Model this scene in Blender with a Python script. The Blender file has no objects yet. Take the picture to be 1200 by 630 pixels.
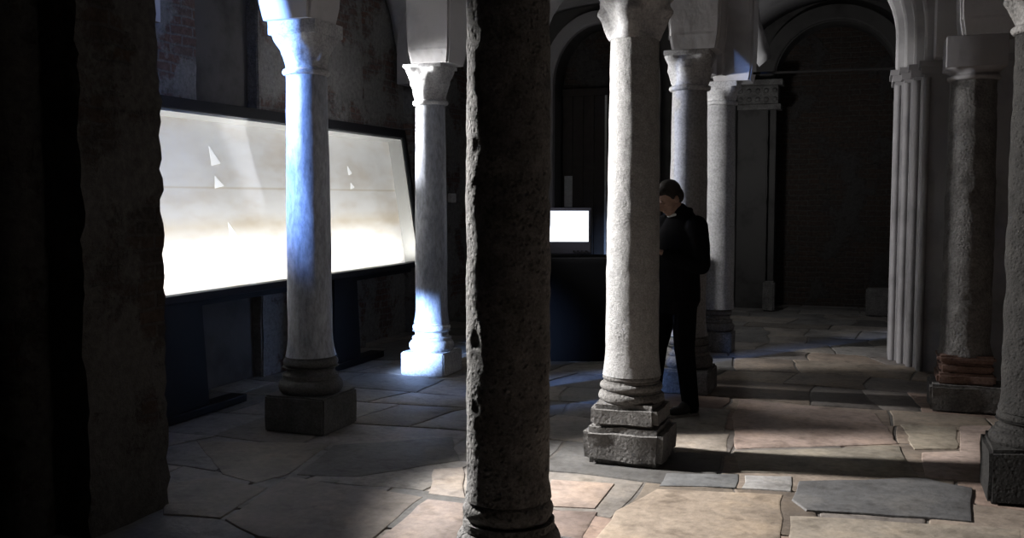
import bpy, bmesh, math, random
from mathutils import Vector, Matrix, noise
random.seed(7)
PI = math.pi
R = math.radians
sc = bpy.context.scene
COL = sc.collection

# ------------------------------------------------------------------ frame of the place
H, F, HOR = 1.58, 1150.0, 232.0            # eye height, focal length in px of 1200, horizon row
PITCH = math.atan((315 - HOR) / F)
AX = R(20)                                  # the crypt's long axis points 20 deg to the right
SA, CA = math.sin(AX), math.cos(AX)
ROT = Matrix.Rotation(-AX, 4, 'Z')          # crypt frame: x = across (v), y = along (u)

def W(v, u, z=0.0):
    return Vector((u*SA + v*CA, u*CA - v*SA, z))

def floor_vu(px, py):
    a = (px-600)/F; b = (315-py)/F
    cp, sp = math.cos(PITCH), math.sin(PITCH)
    d = Vector((a, cp + b*sp, -sp + b*cp))
    t = -H/d.z
    x, y = d.x*t, d.y*t
    return (x*CA - y*SA, x*SA + y*CA)       # v, u

# ------------------------------------------------------------------ materials
def new_mat(name):
    m = bpy.data.materials.new(name); m.use_nodes = True
    nt = m.node_tree
    return m, nt, nt.nodes['Principled BSDF']

def nd(nt, t, **kw):
    n = nt.nodes.new(t)
    for k, v in kw.items():
        if k.startswith('i_'):
            n.inputs[k[2:].replace('_', ' ')].default_value = v
        else:
            setattr(n, k, v)
    return n

def ramp(nt, fac, stops):
    r = nt.nodes.new('ShaderNodeValToRGB')
    el = r.color_ramp.elements
    while len(el) < len(stops): el.new(0.5)
    for e, (p, c) in zip(el, stops):
        e.position = p; e.color = (*c, 1) if len(c) == 3 else c
    nt.links.new(fac, r.inputs['Fac'])
    return r.outputs['Color']

def mix(nt, fac, a, b, mode='MIX'):
    n = nt.nodes.new('ShaderNodeMix'); n.data_type = 'RGBA'; n.blend_type = mode
    for s, val in ((n.inputs[0], fac), (n.inputs[6], a), (n.inputs[7], b)):
        if isinstance(val, (float, int)): s.default_value = val
        elif isinstance(val, tuple): s.default_value = (*val, 1) if len(val) == 3 else val
        else: nt.links.new(val, s)
    return n.outputs[2]

def bump(nt, b, height, strength, dist, prev=None):
    n = nt.nodes.new('ShaderNodeBump')
    n.inputs['Strength'].default_value = strength
    n.inputs['Distance'].default_value = dist
    nt.links.new(height, n.inputs['Height'])
    if prev: nt.links.new(prev, n.inputs['Normal'])
    nt.links.new(n.outputs[0], b.inputs['Normal'])
    return n.outputs[0]

def stone(name, c1, c2, c3, scale=6.0, speck=60.0, rough=0.85, bs=0.5, bd=0.01, pits=0.0, stretch=1.0):
    m, nt, b = new_mat(name)
    tc = nd(nt, 'ShaderNodeTexCoord')
    mp = nd(nt, 'ShaderNodeMapping'); mp.inputs['Scale'].default_value = (1, 1, stretch)
    nt.links.new(tc.outputs['Object'], mp.inputs[0])
    n1 = nd(nt, 'ShaderNodeTexNoise', i_Scale=scale, i_Detail=8.0, i_Roughness=0.65)
    n2 = nd(nt, 'ShaderNodeTexNoise', i_Scale=speck, i_Detail=4.0, i_Roughness=0.7)
    for n in (n1, n2): nt.links.new(mp.outputs[0], n.inputs['Vector'])
    a = ramp(nt, n1.outputs['Fac'], [(0.3, c1), (0.52, c2), (0.72, c3)])
    s = ramp(nt, n2.outputs['Fac'], [(0.35, (0.55, 0.55, 0.55)), (0.62, (1.1, 1.1, 1.1))])
    c = mix(nt, 0.8, a, s, 'MULTIPLY')
    nt.links.new(c, b.inputs['Base Color'])
    b.inputs['Roughness'].default_value = rough
    b.inputs['Specular IOR Level'].default_value = 0.3
    pr = bump(nt, b, n1.outputs['Fac'], bs*0.6, bd*3)
    pr = bump(nt, b, n2.outputs['Fac'], bs, bd, pr)
    if pits:
        v = nd(nt, 'ShaderNodeTexVoronoi', i_Scale=38.0)
        nt.links.new(tc.outputs['Object'], v.inputs['Vector'])
        rr = ramp(nt, v.outputs['Distance'], [(0.05, (0, 0, 0)), (0.45, (1, 1, 1))])
        bump(nt, b, rr, pits, 0.02, pr)
    return m

def brick(name, c1, c2, mortar, plaster, cover, scale=1.0, planes='sum', bs=0.9, low=None):
    """rough old brickwork with patches of plaster; cover 0..1 is how much is plastered"""
    m, nt, b = new_mat(name)
    tc = nd(nt, 'ShaderNodeTexCoord'); sp = nd(nt, 'ShaderNodeSeparateXYZ')
    nt.links.new(tc.outputs['Object'], sp.inputs[0])
    ad = nd(nt, 'ShaderNodeMath', operation='ADD')
    nt.links.new(sp.outputs['X'], ad.inputs[0]); nt.links.new(sp.outputs['Y'], ad.inputs[1])
    cb = nd(nt, 'ShaderNodeCombineXYZ')
    nt.links.new(ad.outputs[0], cb.inputs[0]); nt.links.new(sp.outputs['Z'], cb.inputs[1])
    wn = nd(nt, 'ShaderNodeTexNoise', i_Scale=3.0, i_Detail=3.0)
    nt.links.new(tc.outputs['Object'], wn.inputs['Vector'])
    vm = nd(nt, 'ShaderNodeVectorMath', operation='MULTIPLY_ADD')
    nt.links.new(wn.outputs['Color'], vm.inputs[0]); vm.inputs[1].default_value = (0.06, 0.05, 0)
    nt.links.new(cb.outputs[0], vm.inputs[2])
    br = nd(nt, 'ShaderNodeTexBrick')
    br.inputs['Scale'].default_value = scale
    br.inputs['Color1'].default_value = (*c1, 1); br.inputs['Color2'].default_value = (*c2, 1)
    br.inputs['Mortar'].default_value = (*mortar, 1)
    br.inputs['Mortar Size'].default_value = 0.012
    br.inputs['Mortar Smooth'].default_value = 0.6
    br.inputs['Brick Width'].default_value = 0.27; br.inputs['Row Height'].default_value = 0.075
    nt.links.new(vm.outputs[0], br.inputs['Vector'])
    n1 = nd(nt, 'ShaderNodeTexNoise', i_Scale=1.6, i_Detail=9.0, i_Roughness=0.68)
    n2 = nd(nt, 'ShaderNodeTexNoise', i_Scale=22.0, i_Detail=6.0, i_Roughness=0.75)
    for n in (n1, n2): nt.links.new(tc.outputs['Object'], n.inputs['Vector'])
    grime = ramp(nt, n2.outputs['Fac'], [(0.3, (0.45, 0.45, 0.45)), (0.65, (1.15, 1.15, 1.15))])
    bc = mix(nt, 0.9, br.outputs['Color'], grime, 'MULTIPLY')
    pc = mix(nt, 0.8, plaster, grime, 'MULTIPLY')
    e = 0.66 - 0.36*cover
    mask = ramp(nt, n1.outputs['Fac'], [(e, (0, 0, 0)), (e + 0.05, (1, 1, 1))])
    nt.links.new(mix(nt, mask, bc, pc), b.inputs['Base Color'])
    b.inputs['Roughness'].default_value = 0.95
    b.inputs['Specular IOR Level'].default_value = 0.15
    inv = mix(nt, mask, br.outputs['Fac'], (0.0, 0.0, 0.0))
    iv = nd(nt, 'ShaderNodeInvert'); nt.links.new(inv, iv.inputs['Color'])
    p = bump(nt, b, iv.outputs[0], bs*0.6, 0.012)
    p = bump(nt, b, n2.outputs['Fac'], bs, 0.02, p)
    bump(nt, b, mask, 0.5, 0.012, p)
    return m

def plain(name, c, rough=0.6, metal=0.0, emit=None, es=0.0, var=0.15, scale=30.0, bs=0.15, spec=0.3):
    m, nt, b = new_mat(name)
    tc = nd(nt, 'ShaderNodeTexCoord')
    n = nd(nt, 'ShaderNodeTexNoise', i_Scale=scale, i_Detail=5.0)
    nt.links.new(tc.outputs['Object'], n.inputs['Vector'])
    lo = tuple(x*(1-var) for x in c); hi = tuple(min(1, x*(1+var)) for x in c)
    nt.links.new(ramp(nt, n.outputs['Fac'], [(0.3, lo), (0.7, hi)]), b.inputs['Base Color'])
    b.inputs['Roughness'].default_value = rough; b.inputs['Metallic'].default_value = metal
    b.inputs['Specular IOR Level'].default_value = spec
    if bs: bump(nt, b, n.outputs['Fac'], bs, 0.004)
    if emit:
        b.inputs['Emission Color'].default_value = (*emit, 1); b.inputs['Emission Strength'].default_value = es
    return m

def floor_mat():
    m, nt, b = new_mat('worn_stone_paving')
    at = nd(nt, 'ShaderNodeAttribute', attribute_name='stone')
    tc = nd(nt, 'ShaderNodeTexCoord')
    n1 = nd(nt, 'ShaderNodeTexNoise', i_Scale=2.6, i_Detail=9.0, i_Roughness=0.62)
    n2 = nd(nt, 'ShaderNodeTexNoise', i_Scale=24.0, i_Detail=6.0, i_Roughness=0.7)
    n3 = nd(nt, 'ShaderNodeTexNoise', i_Scale=7.0, i_Detail=4.0, i_Roughness=0.6)
    for n in (n1, n2, n3): nt.links.new(tc.outputs['Object'], n.inputs['Vector'])
    a = ramp(nt, n1.outputs['Fac'], [(0.3, (0.5, 0.48, 0.46)), (0.5, (0.95, 0.95, 0.95)), (0.68, (1.25, 1.2, 1.12))])
    s = ramp(nt, n2.outputs['Fac'], [(0.3, (0.6, 0.6, 0.6)), (0.6, (1.08, 1.08, 1.08))])
    d = ramp(nt, n3.outputs['Fac'], [(0.30, (0.38, 0.36, 0.34)), (0.46, (1, 1, 1))])
    c = mix(nt, 0.85, at.outputs['Color'], a, 'MULTIPLY')
    c = mix(nt, 0.7, c, s, 'MULTIPLY')
    c = mix(nt, 0.6, c, d, 'MULTIPLY')
    nt.links.new(c, b.inputs['Base Color'])
    rr = nd(nt, 'ShaderNodeMapRange'); rr.inputs['To Min'].default_value = 0.5; rr.inputs['To Max'].default_value = 0.85
    nt.links.new(n1.outputs['Fac'], rr.inputs['Value']); nt.links.new(rr.outputs[0], b.inputs['Roughness'])
    b.inputs['Specular IOR Level'].default_value = 0.3
    p = bump(nt, b, n1.outputs['Fac'], 0.5, 0.03)
    bump(nt, b, n2.outputs['Fac'], 0.35, 0.008, p)
    return m

def plaster_mat(name, c, dirt=0.5):
    m, nt, b = new_mat(name)
    tc = nd(nt, 'ShaderNodeTexCoord')
    n1 = nd(nt, 'ShaderNodeTexNoise', i_Scale=1.8, i_Detail=8.0, i_Roughness=0.6)
    n2 = nd(nt, 'ShaderNodeTexNoise', i_Scale=30.0, i_Detail=4.0)
    for n in (n1, n2): nt.links.new(tc.outputs['Object'], n.inputs['Vector'])
    lo = tuple(x*(1-dirt) for x in c)
    nt.links.new(ramp(nt, n1.outputs['Fac'], [(0.28, lo), (0.5, c), (0.75, tuple(min(1, x*1.08) for x in c))]), b.inputs['Base Color'])
    b.inputs['Roughness'].default_value = 0.9; b.inputs['Specular IOR Level'].default_value = 0.15
    p = bump(nt, b, n1.outputs['Fac'], 0.35, 0.03)
    bump(nt, b, n2.outputs['Fac'], 0.2, 0.004, p)
    return m

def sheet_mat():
    """cloth print with an added glow: pale linen with faint brown stains and one thin crease line"""
    m, nt, b = new_mat('linen_print_added_glow')
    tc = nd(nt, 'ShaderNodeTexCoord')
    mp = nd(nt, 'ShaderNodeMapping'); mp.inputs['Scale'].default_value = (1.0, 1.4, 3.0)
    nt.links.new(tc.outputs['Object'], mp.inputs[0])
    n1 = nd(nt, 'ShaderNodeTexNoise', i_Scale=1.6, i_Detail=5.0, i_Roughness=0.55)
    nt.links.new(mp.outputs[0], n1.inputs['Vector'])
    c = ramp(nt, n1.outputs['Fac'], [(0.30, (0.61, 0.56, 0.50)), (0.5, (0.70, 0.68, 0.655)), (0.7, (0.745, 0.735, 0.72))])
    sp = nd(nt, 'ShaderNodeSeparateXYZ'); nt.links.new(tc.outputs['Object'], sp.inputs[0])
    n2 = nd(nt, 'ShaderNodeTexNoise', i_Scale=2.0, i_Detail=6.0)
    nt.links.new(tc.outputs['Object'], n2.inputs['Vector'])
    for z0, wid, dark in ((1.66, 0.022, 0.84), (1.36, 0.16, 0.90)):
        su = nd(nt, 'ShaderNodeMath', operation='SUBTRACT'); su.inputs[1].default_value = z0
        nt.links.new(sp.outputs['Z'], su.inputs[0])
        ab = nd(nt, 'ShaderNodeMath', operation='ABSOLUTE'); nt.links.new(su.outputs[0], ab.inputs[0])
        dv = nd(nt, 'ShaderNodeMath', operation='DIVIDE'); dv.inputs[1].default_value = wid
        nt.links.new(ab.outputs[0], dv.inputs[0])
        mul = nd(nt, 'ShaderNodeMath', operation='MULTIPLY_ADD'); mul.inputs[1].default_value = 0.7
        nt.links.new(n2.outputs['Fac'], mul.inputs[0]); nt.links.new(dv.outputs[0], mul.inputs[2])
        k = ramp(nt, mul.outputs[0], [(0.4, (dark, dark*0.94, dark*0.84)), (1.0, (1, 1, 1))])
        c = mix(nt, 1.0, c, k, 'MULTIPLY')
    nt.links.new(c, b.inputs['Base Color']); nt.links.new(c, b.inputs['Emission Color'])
    b.inputs['Emission Strength'].default_value = 0.36  # even glow added to the cloth, which is really lit by the tube
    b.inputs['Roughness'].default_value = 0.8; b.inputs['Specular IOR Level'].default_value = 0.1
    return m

def glass_mat():
    m = bpy.data.materials.new('clear_glass'); m.use_nodes = True
    nt = m.node_tree; nt.nodes.clear()
    o = nd(nt, 'ShaderNodeOutputMaterial'); t = nd(nt, 'ShaderNodeBsdfTransparent'); g = nd(nt, 'ShaderNodeBsdfGlossy')
    g.inputs['Roughness'].default_value = 0.02
    t.inputs['Color'].default_value = (0.96, 0.97, 0.97, 1)
    lw = nd(nt, 'ShaderNodeLayerWeight'); lw.inputs[0].default_value = 0.5
    pw = nd(nt, 'ShaderNodeMath', operation='POWER'); pw.inputs[1].default_value = 5.0
    nt.links.new(lw.outputs['Facing'], pw.inputs[0])
    fr = nd(nt, 'ShaderNodeMath', operation='MULTIPLY_ADD'); fr.inputs[1].default_value = 0.5; fr.inputs[2].default_value = 0.03
    nt.links.new(pw.outputs[0], fr.inputs[0])
    mx = nd(nt, 'ShaderNodeMixShader')
    nt.links.new(fr.outputs[0], mx.inputs[0]); nt.links.new(t.outputs[0], mx.inputs[1]); nt.links.new(g.outputs[0], mx.inputs[2])
    nt.links.new(mx.outputs[0], o.inputs[0])
    return m

M = dict(
    floor=floor_mat(),
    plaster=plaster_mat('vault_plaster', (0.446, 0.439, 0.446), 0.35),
    grey_plaster=plaster_mat('grey_plaster', (0.300, 0.292, 0.300), 0.45),
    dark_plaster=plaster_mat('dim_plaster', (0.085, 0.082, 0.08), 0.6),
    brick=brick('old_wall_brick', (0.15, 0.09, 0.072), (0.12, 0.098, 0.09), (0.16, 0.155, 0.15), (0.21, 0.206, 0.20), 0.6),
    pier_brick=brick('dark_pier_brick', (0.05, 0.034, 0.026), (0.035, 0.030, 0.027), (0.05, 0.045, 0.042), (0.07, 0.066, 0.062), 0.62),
    niche_brick=brick('niche_brick', (0.075, 0.055, 0.045), (0.06, 0.05, 0.045), (0.08, 0.075, 0.07), (0.07, 0.066, 0.064), 0.4),
    marble=stone('blue_grey_marble', (0.164, 0.180, 0.221), (0.295, 0.312, 0.353), (0.377, 0.394, 0.426), 4.0, 40, 0.6, 0.3, 0.004, 0, 0.35),
    pale_marble=stone('pale_marble', (0.239, 0.239, 0.246), (0.309, 0.309, 0.316), (0.365, 0.365, 0.365), 3.0, 50, 0.65, 0.3, 0.004),
    granite=stone('speckled_granite', (0.253, 0.253, 0.253), (0.324, 0.324, 0.324), (0.387, 0.387, 0.387), 22.0, 110, 0.9, 0.8, 0.006, 0.12),
    dark_granite=stone('pitted_dark_granite', (0.16, 0.157, 0.152), (0.27, 0.265, 0.26), (0.37, 0.365, 0.355), 9.0, 90, 0.9, 1.0, 0.012, 0.7),
    shade_stone=stone('shade_toned_granite', (0.011, 0.011, 0.010), (0.019, 0.018, 0.0175), (0.028, 0.027, 0.025), 9.0, 90, 0.9, 0.8, 0.01, 0.4),  # near-black colour carries the shade the right-edge column stands in
    worn=stone('worn_grey_stone', (0.10, 0.095, 0.092), (0.17, 0.165, 0.16), (0.24, 0.235, 0.23), 7.0, 60, 0.9, 0.9, 0.01, 0.3),
    cap=stone('carved_limestone', (0.304, 0.304, 0.312), (0.416, 0.416, 0.424), (0.496, 0.496, 0.496), 6.0, 60, 0.85, 0.5, 0.006),
    base=stone('dim_base_stone', (0.055, 0.055, 0.055), (0.085, 0.085, 0.085), (0.12, 0.12, 0.12), 6.0, 60, 0.85, 0.7, 0.008),
    red_brick=stone('reddish_base_brick', (0.16, 0.10, 0.08), (0.22, 0.14, 0.115), (0.28, 0.20, 0.17), 8.0, 60, 0.9, 0.8, 0.008),
    black=plain('black_lacquered_steel', (0.005, 0.005, 0.006), 0.6, spec=0.1),
    frame=plain('dark_case_frame', (0.009, 0.009, 0.011), 0.6, spec=0.1),
    reveal=plain('white_case_lining', (0.42, 0.42, 0.41), 0.7, bs=0.0, var=0.03),
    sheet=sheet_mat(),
    patch=plain('white_print_patch', (0.95, 0.95, 0.94), 0.8, emit=(0.95, 0.95, 0.95), es=0.60, bs=0.0, var=0.02),  # patches get the same added glow, a little stronger than the cloth
    glass=glass_mat(),
    screen=plain('lit_screen', (0.2, 0.2, 0.25), 0.3, emit=(0.80, 0.88, 1.0), es=2.2, bs=0.0),
    bezel=plain('monitor_plastic', (0.014, 0.014, 0.022), 0.45, bs=0.0, spec=0.5),
    cloth=plain('black_cloth', (0.004, 0.004, 0.0045), 0.95, scale=60, bs=0.4, spec=0.03),
    jacket=plain('black_jacket_cloth', (0.005, 0.005, 0.006), 0.95, scale=80, bs=0.4, spec=0.04),
    trousers=plain('black_trouser_cloth', (0.005, 0.005, 0.006), 0.95, scale=80, bs=0.4, spec=0.04),
    skin=plain('skin', (0.30, 0.19, 0.145), 0.55, scale=40, bs=0.1),
    hair=plain('dark_hair', (0.018, 0.014, 0.012), 0.6, scale=120, bs=0.8),
    collar=plain('white_collar_cloth', (0.7, 0.7, 0.7), 0.8, bs=0.1),
    shoe=plain('dark_shoe_leather', (0.02, 0.018, 0.017), 0.5),
    sole=plain('grey_shoe_sole', (0.22, 0.21, 0.20), 0.7),
    iron=plain('dark_iron', (0.018, 0.017, 0.017), 0.6, metal=0.5),
    white=plain('off_white_paint', (0.55, 0.54, 0.52), 0.6),
    panel=plain('pale_panel', (0.42, 0.42, 0.41), 0.6, bs=0.05),
    wood=plain('dark_door_wood', (0.035, 0.028, 0.024), 0.7, scale=14, bs=0.5),
)

# ------------------------------------------------------------------ mesh helpers
def link(name, bm, mat, parent=None, smooth=False, mats=None):
    me = bpy.data.meshes.new(name)
    bmesh.ops.recalc_face_normals(bm, faces=bm.faces)
    bm.to_mesh(me); bm.free()
    for mm in (mats or [mat]): me.materials.append(mm)
    if smooth:
        for p in me.polygons: p.use_smooth = True
        if smooth != True:
            try: me.set_sharp_from_angle(angle=R(smooth))
            except Exception: pass
    o = bpy.data.objects.new(name, me); COL.objects.link(o)
    if parent: o.parent = parent
    return o

def room(o, kind='structure'):
    """place a mesh written in crypt coordinates and mark it as the setting"""
    o.rotation_euler = (0, 0, -AX)
    if kind: o['kind'] = kind
    return o

def thing(name, label, cat, loc, rz=0.0, group=None):
    o = bpy.data.objects.new(name, None); COL.objects.link(o)
    o.empty_display_size = 0.2
    o.location = loc; o.rotation_euler = (0, 0, rz)
    o['label'] = label; o['category'] = cat; o['kind'] = 'thing'
    if group: o['group'] = group
    return o

def tag(o, label, cat, group=None):
    o['label'] = label; o['category'] = cat
    if group: o['group'] = group
    return o

def box(bm, x0, x1, y0, y1, z0, z1, bev=0.0, seg=2, mi=0):
    vs = [bm.verts.new((x, y, z)) for x in (x0, x1) for y in (y0, y1) for z in (z0, z1)]
    fs = [(0,1,3,2), (4,6,7,5), (0,4,5,1), (2,3,7,6), (0,2,6,4), (1,5,7,3)]
    faces = [bm.faces.new([vs[i] for i in f]) for f in fs]
    for f in faces: f.material_index = mi
    if bev:
        es = list({e for f in faces for e in f.edges})
        bmesh.ops.bevel(bm, geom=es, offset=bev, segments=seg, affect='EDGES', profile=0.6)
    return faces

def rough_box(x0, x1, y0, y1, z0, z1, step=0.08, amp=0.012, bev=0.02, seed=0, freq=7.0):
    """a stone block with chipped, uneven faces"""
    bm = bmesh.new()
    def n(a, b): return max(1, int(round((b-a)/step)))
    nx, ny, nz = n(x0, x1), n(y0, y1), n(z0, z1)
    box(bm, x0, x1, y0, y1, z0, z1)
    for ax, lo, hi, k in ((0, x0, x1, nx), (1, y0, y1, ny), (2, z0, z1, nz)):
        for i in range(1, k):
            co = [0, 0, 0]; co[ax] = lo + (hi-lo)*i/k
            no = [0, 0, 0]; no[ax] = 1
            bmesh.ops.bisect_plane(bm, geom=bm.verts[:] + bm.edges[:] + bm.faces[:], plane_co=co, plane_no=no)
    if bev:
        def corner(e):
            return len(e.link_faces) == 2 and e.calc_face_angle(0) > 0.5
        bmesh.ops.bevel(bm, geom=[e for e in bm.edges if corner(e)], offset=bev, segments=2, affect='EDGES')
    off = Vector((seed*3.7, seed*1.3, seed*2.1))
    for v in bm.verts:
        d = noise.noise_vector(v.co*freq + off)*amp + noise.noise_vector(v.co*freq*2.7 + off)*amp*0.5
        if v.co.z < z0 + 0.005: d.z = 0
        v.co += d
    return bm

def lathe(prof, seg=56, amp=0.0, seed=0, freq=5.0, pits=0.0, caps=True):
    """prof: (radius, z) list"""
    bm = bmesh.new(); rings = []
    off = Vector((seed*5.1, seed*2.3, seed*0.7))
    for r, z in prof:
        ring = []
        for i in range(seg):
            a = 2*PI*i/seg
            p = Vector((math.cos(a)*r, math.sin(a)*r, z))
            if amp:
                k = noise.fractal(p*freq + off, 0.9, 2.0, 4)*amp
                if pits:
                    q = noise.noise(p*14 + off*2)
                    q2 = noise.noise(Vector((p.x*9, p.y*9, p.z*5)) + off)
                    k -= max(0, q - 0.12)*pits + max(0, q2 - 0.2)*pits*1.3
                rr = r + k
                p = Vector((math.cos(a)*rr, math.sin(a)*rr, z))
            ring.append(bm.verts.new(p))
        rings.append(ring)
    for a, b in zip(rings, rings[1:]):
        for i in range(seg):
            bm.faces.new((a[i], a[(i+1) % seg], b[(i+1) % seg], b[i]))
    if caps:
        bm.faces.new(rings[0][::-1]); bm.faces.new(rings[-1])
    return bm

def shaft_prof(r0, r1, z0, z1, n=60, flare=0.03, ent=0.008):
    out = []
    for i in range(n+1):
        t = i/n; z = z0 + (z1-z0)*t
        r = r0 + (r1-r0)*t + math.sin(t*PI)*ent
        lo = max(0, 1 - (z-z0)/0.16); hi = max(0, 1-(z1-z)/0.03)
        r += flare*lo*lo
        out.append((r, z))
    return out

def torus_prof(items):
    """items: (r, z0, z1, kind) kind 'torus','scotia','fillet'"""
    out = []
    for r, z0, z1, k in items:
        if k == 'fillet': out += [(r, z0), (r, z1)]
        else:
            h = (z1-z0)/2; zc = (z0+z1)/2
            for i in range(9):
                a = -PI/2 + PI*i/8
                out.append((r - h + (math.cos(a)*h if k == 'torus' else (1-math.cos(a))*h), zc + math.sin(a)*h))
    return out

def capital(r0, half, z0, z1, abacus=0.06, leaf=0.018, nleaf=8, seed=0, seg=64, n=22, bulge=0.3, volute=0.0, collar=True):
    """bell capital: round at the shaft, square under the slab, with leaf relief; slab on top"""
    bm = bmesh.new(); rings = []
    off = Vector((seed*3.1, seed, seed*7.7))
    zt = z1 - abacus
    prof = []
    if collar:
        for i in range(7):
            a = -PI/2 + PI*i/6
            prof.append((r0 + 0.004 + 0.018*math.cos(a), z0 + 0.02 + 0.02*math.sin(a), 0.0, 0))
    zs = z0 + (0.045 if collar else 0)
    for i in range(n+1):
        t = i/n
        sq = min(1, max(0, (t-0.15)/0.75)); sq = sq*sq*(3-2*sq)
        g = t**(1.0 + bulge)
        prof.append((r0 + (half - r0)*g, zs + (zt-zs)*t, sq, t))
    for r, z, sq, t in prof:
        ring = []
        for i in range(seg):
            a = 2*PI*i/seg + PI/4
            ca, sa = math.cos(a), math.sin(a)
            m = max(abs(ca), abs(sa))
            rad = r*(1-sq) + sq*min(r/m, r*1.22)
            lf = 0
            if t > 0:
                w = math.cos(a*nleaf)
                lf = leaf*math.sin(min(1, t*1.15)*PI)**0.7*(abs(w)**0.6*(1 if w > 0 else -1))
                lf += leaf*0.6*math.exp(-((t-0.52)/0.08)**2)*(1 if w > 0 else 0)
                cm = math.cos(2*a)**2 if False else max(0, (1.0 - m)/0.2929)
                lf += volute*max(0, (t-0.55)/0.45)*cm
                lf -= volute*0.6*max(0, (t-0.45)/0.55)*(1-cm)*0.6
            p = Vector((ca*(rad+lf), sa*(rad+lf), z))
            p += noise.noise_vector(p*12 + off)*0.006
            ring.append(bm.verts.new(p))
        rings.append(ring)
    for A, B in zip(rings, rings[1:]):
        for i in range(seg):
            bm.faces.new((A[i], A[(i+1) % seg], B[(i+1) % seg], B[i]))
    bm.faces.new(rings[0][::-1]); bm.faces.new(rings[-1])
    s = half*1.02
    if abacus > 0.01:
        box(bm, -s, s, -s, s, zt-0.003, z1, 0.008)
    return bm

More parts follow.
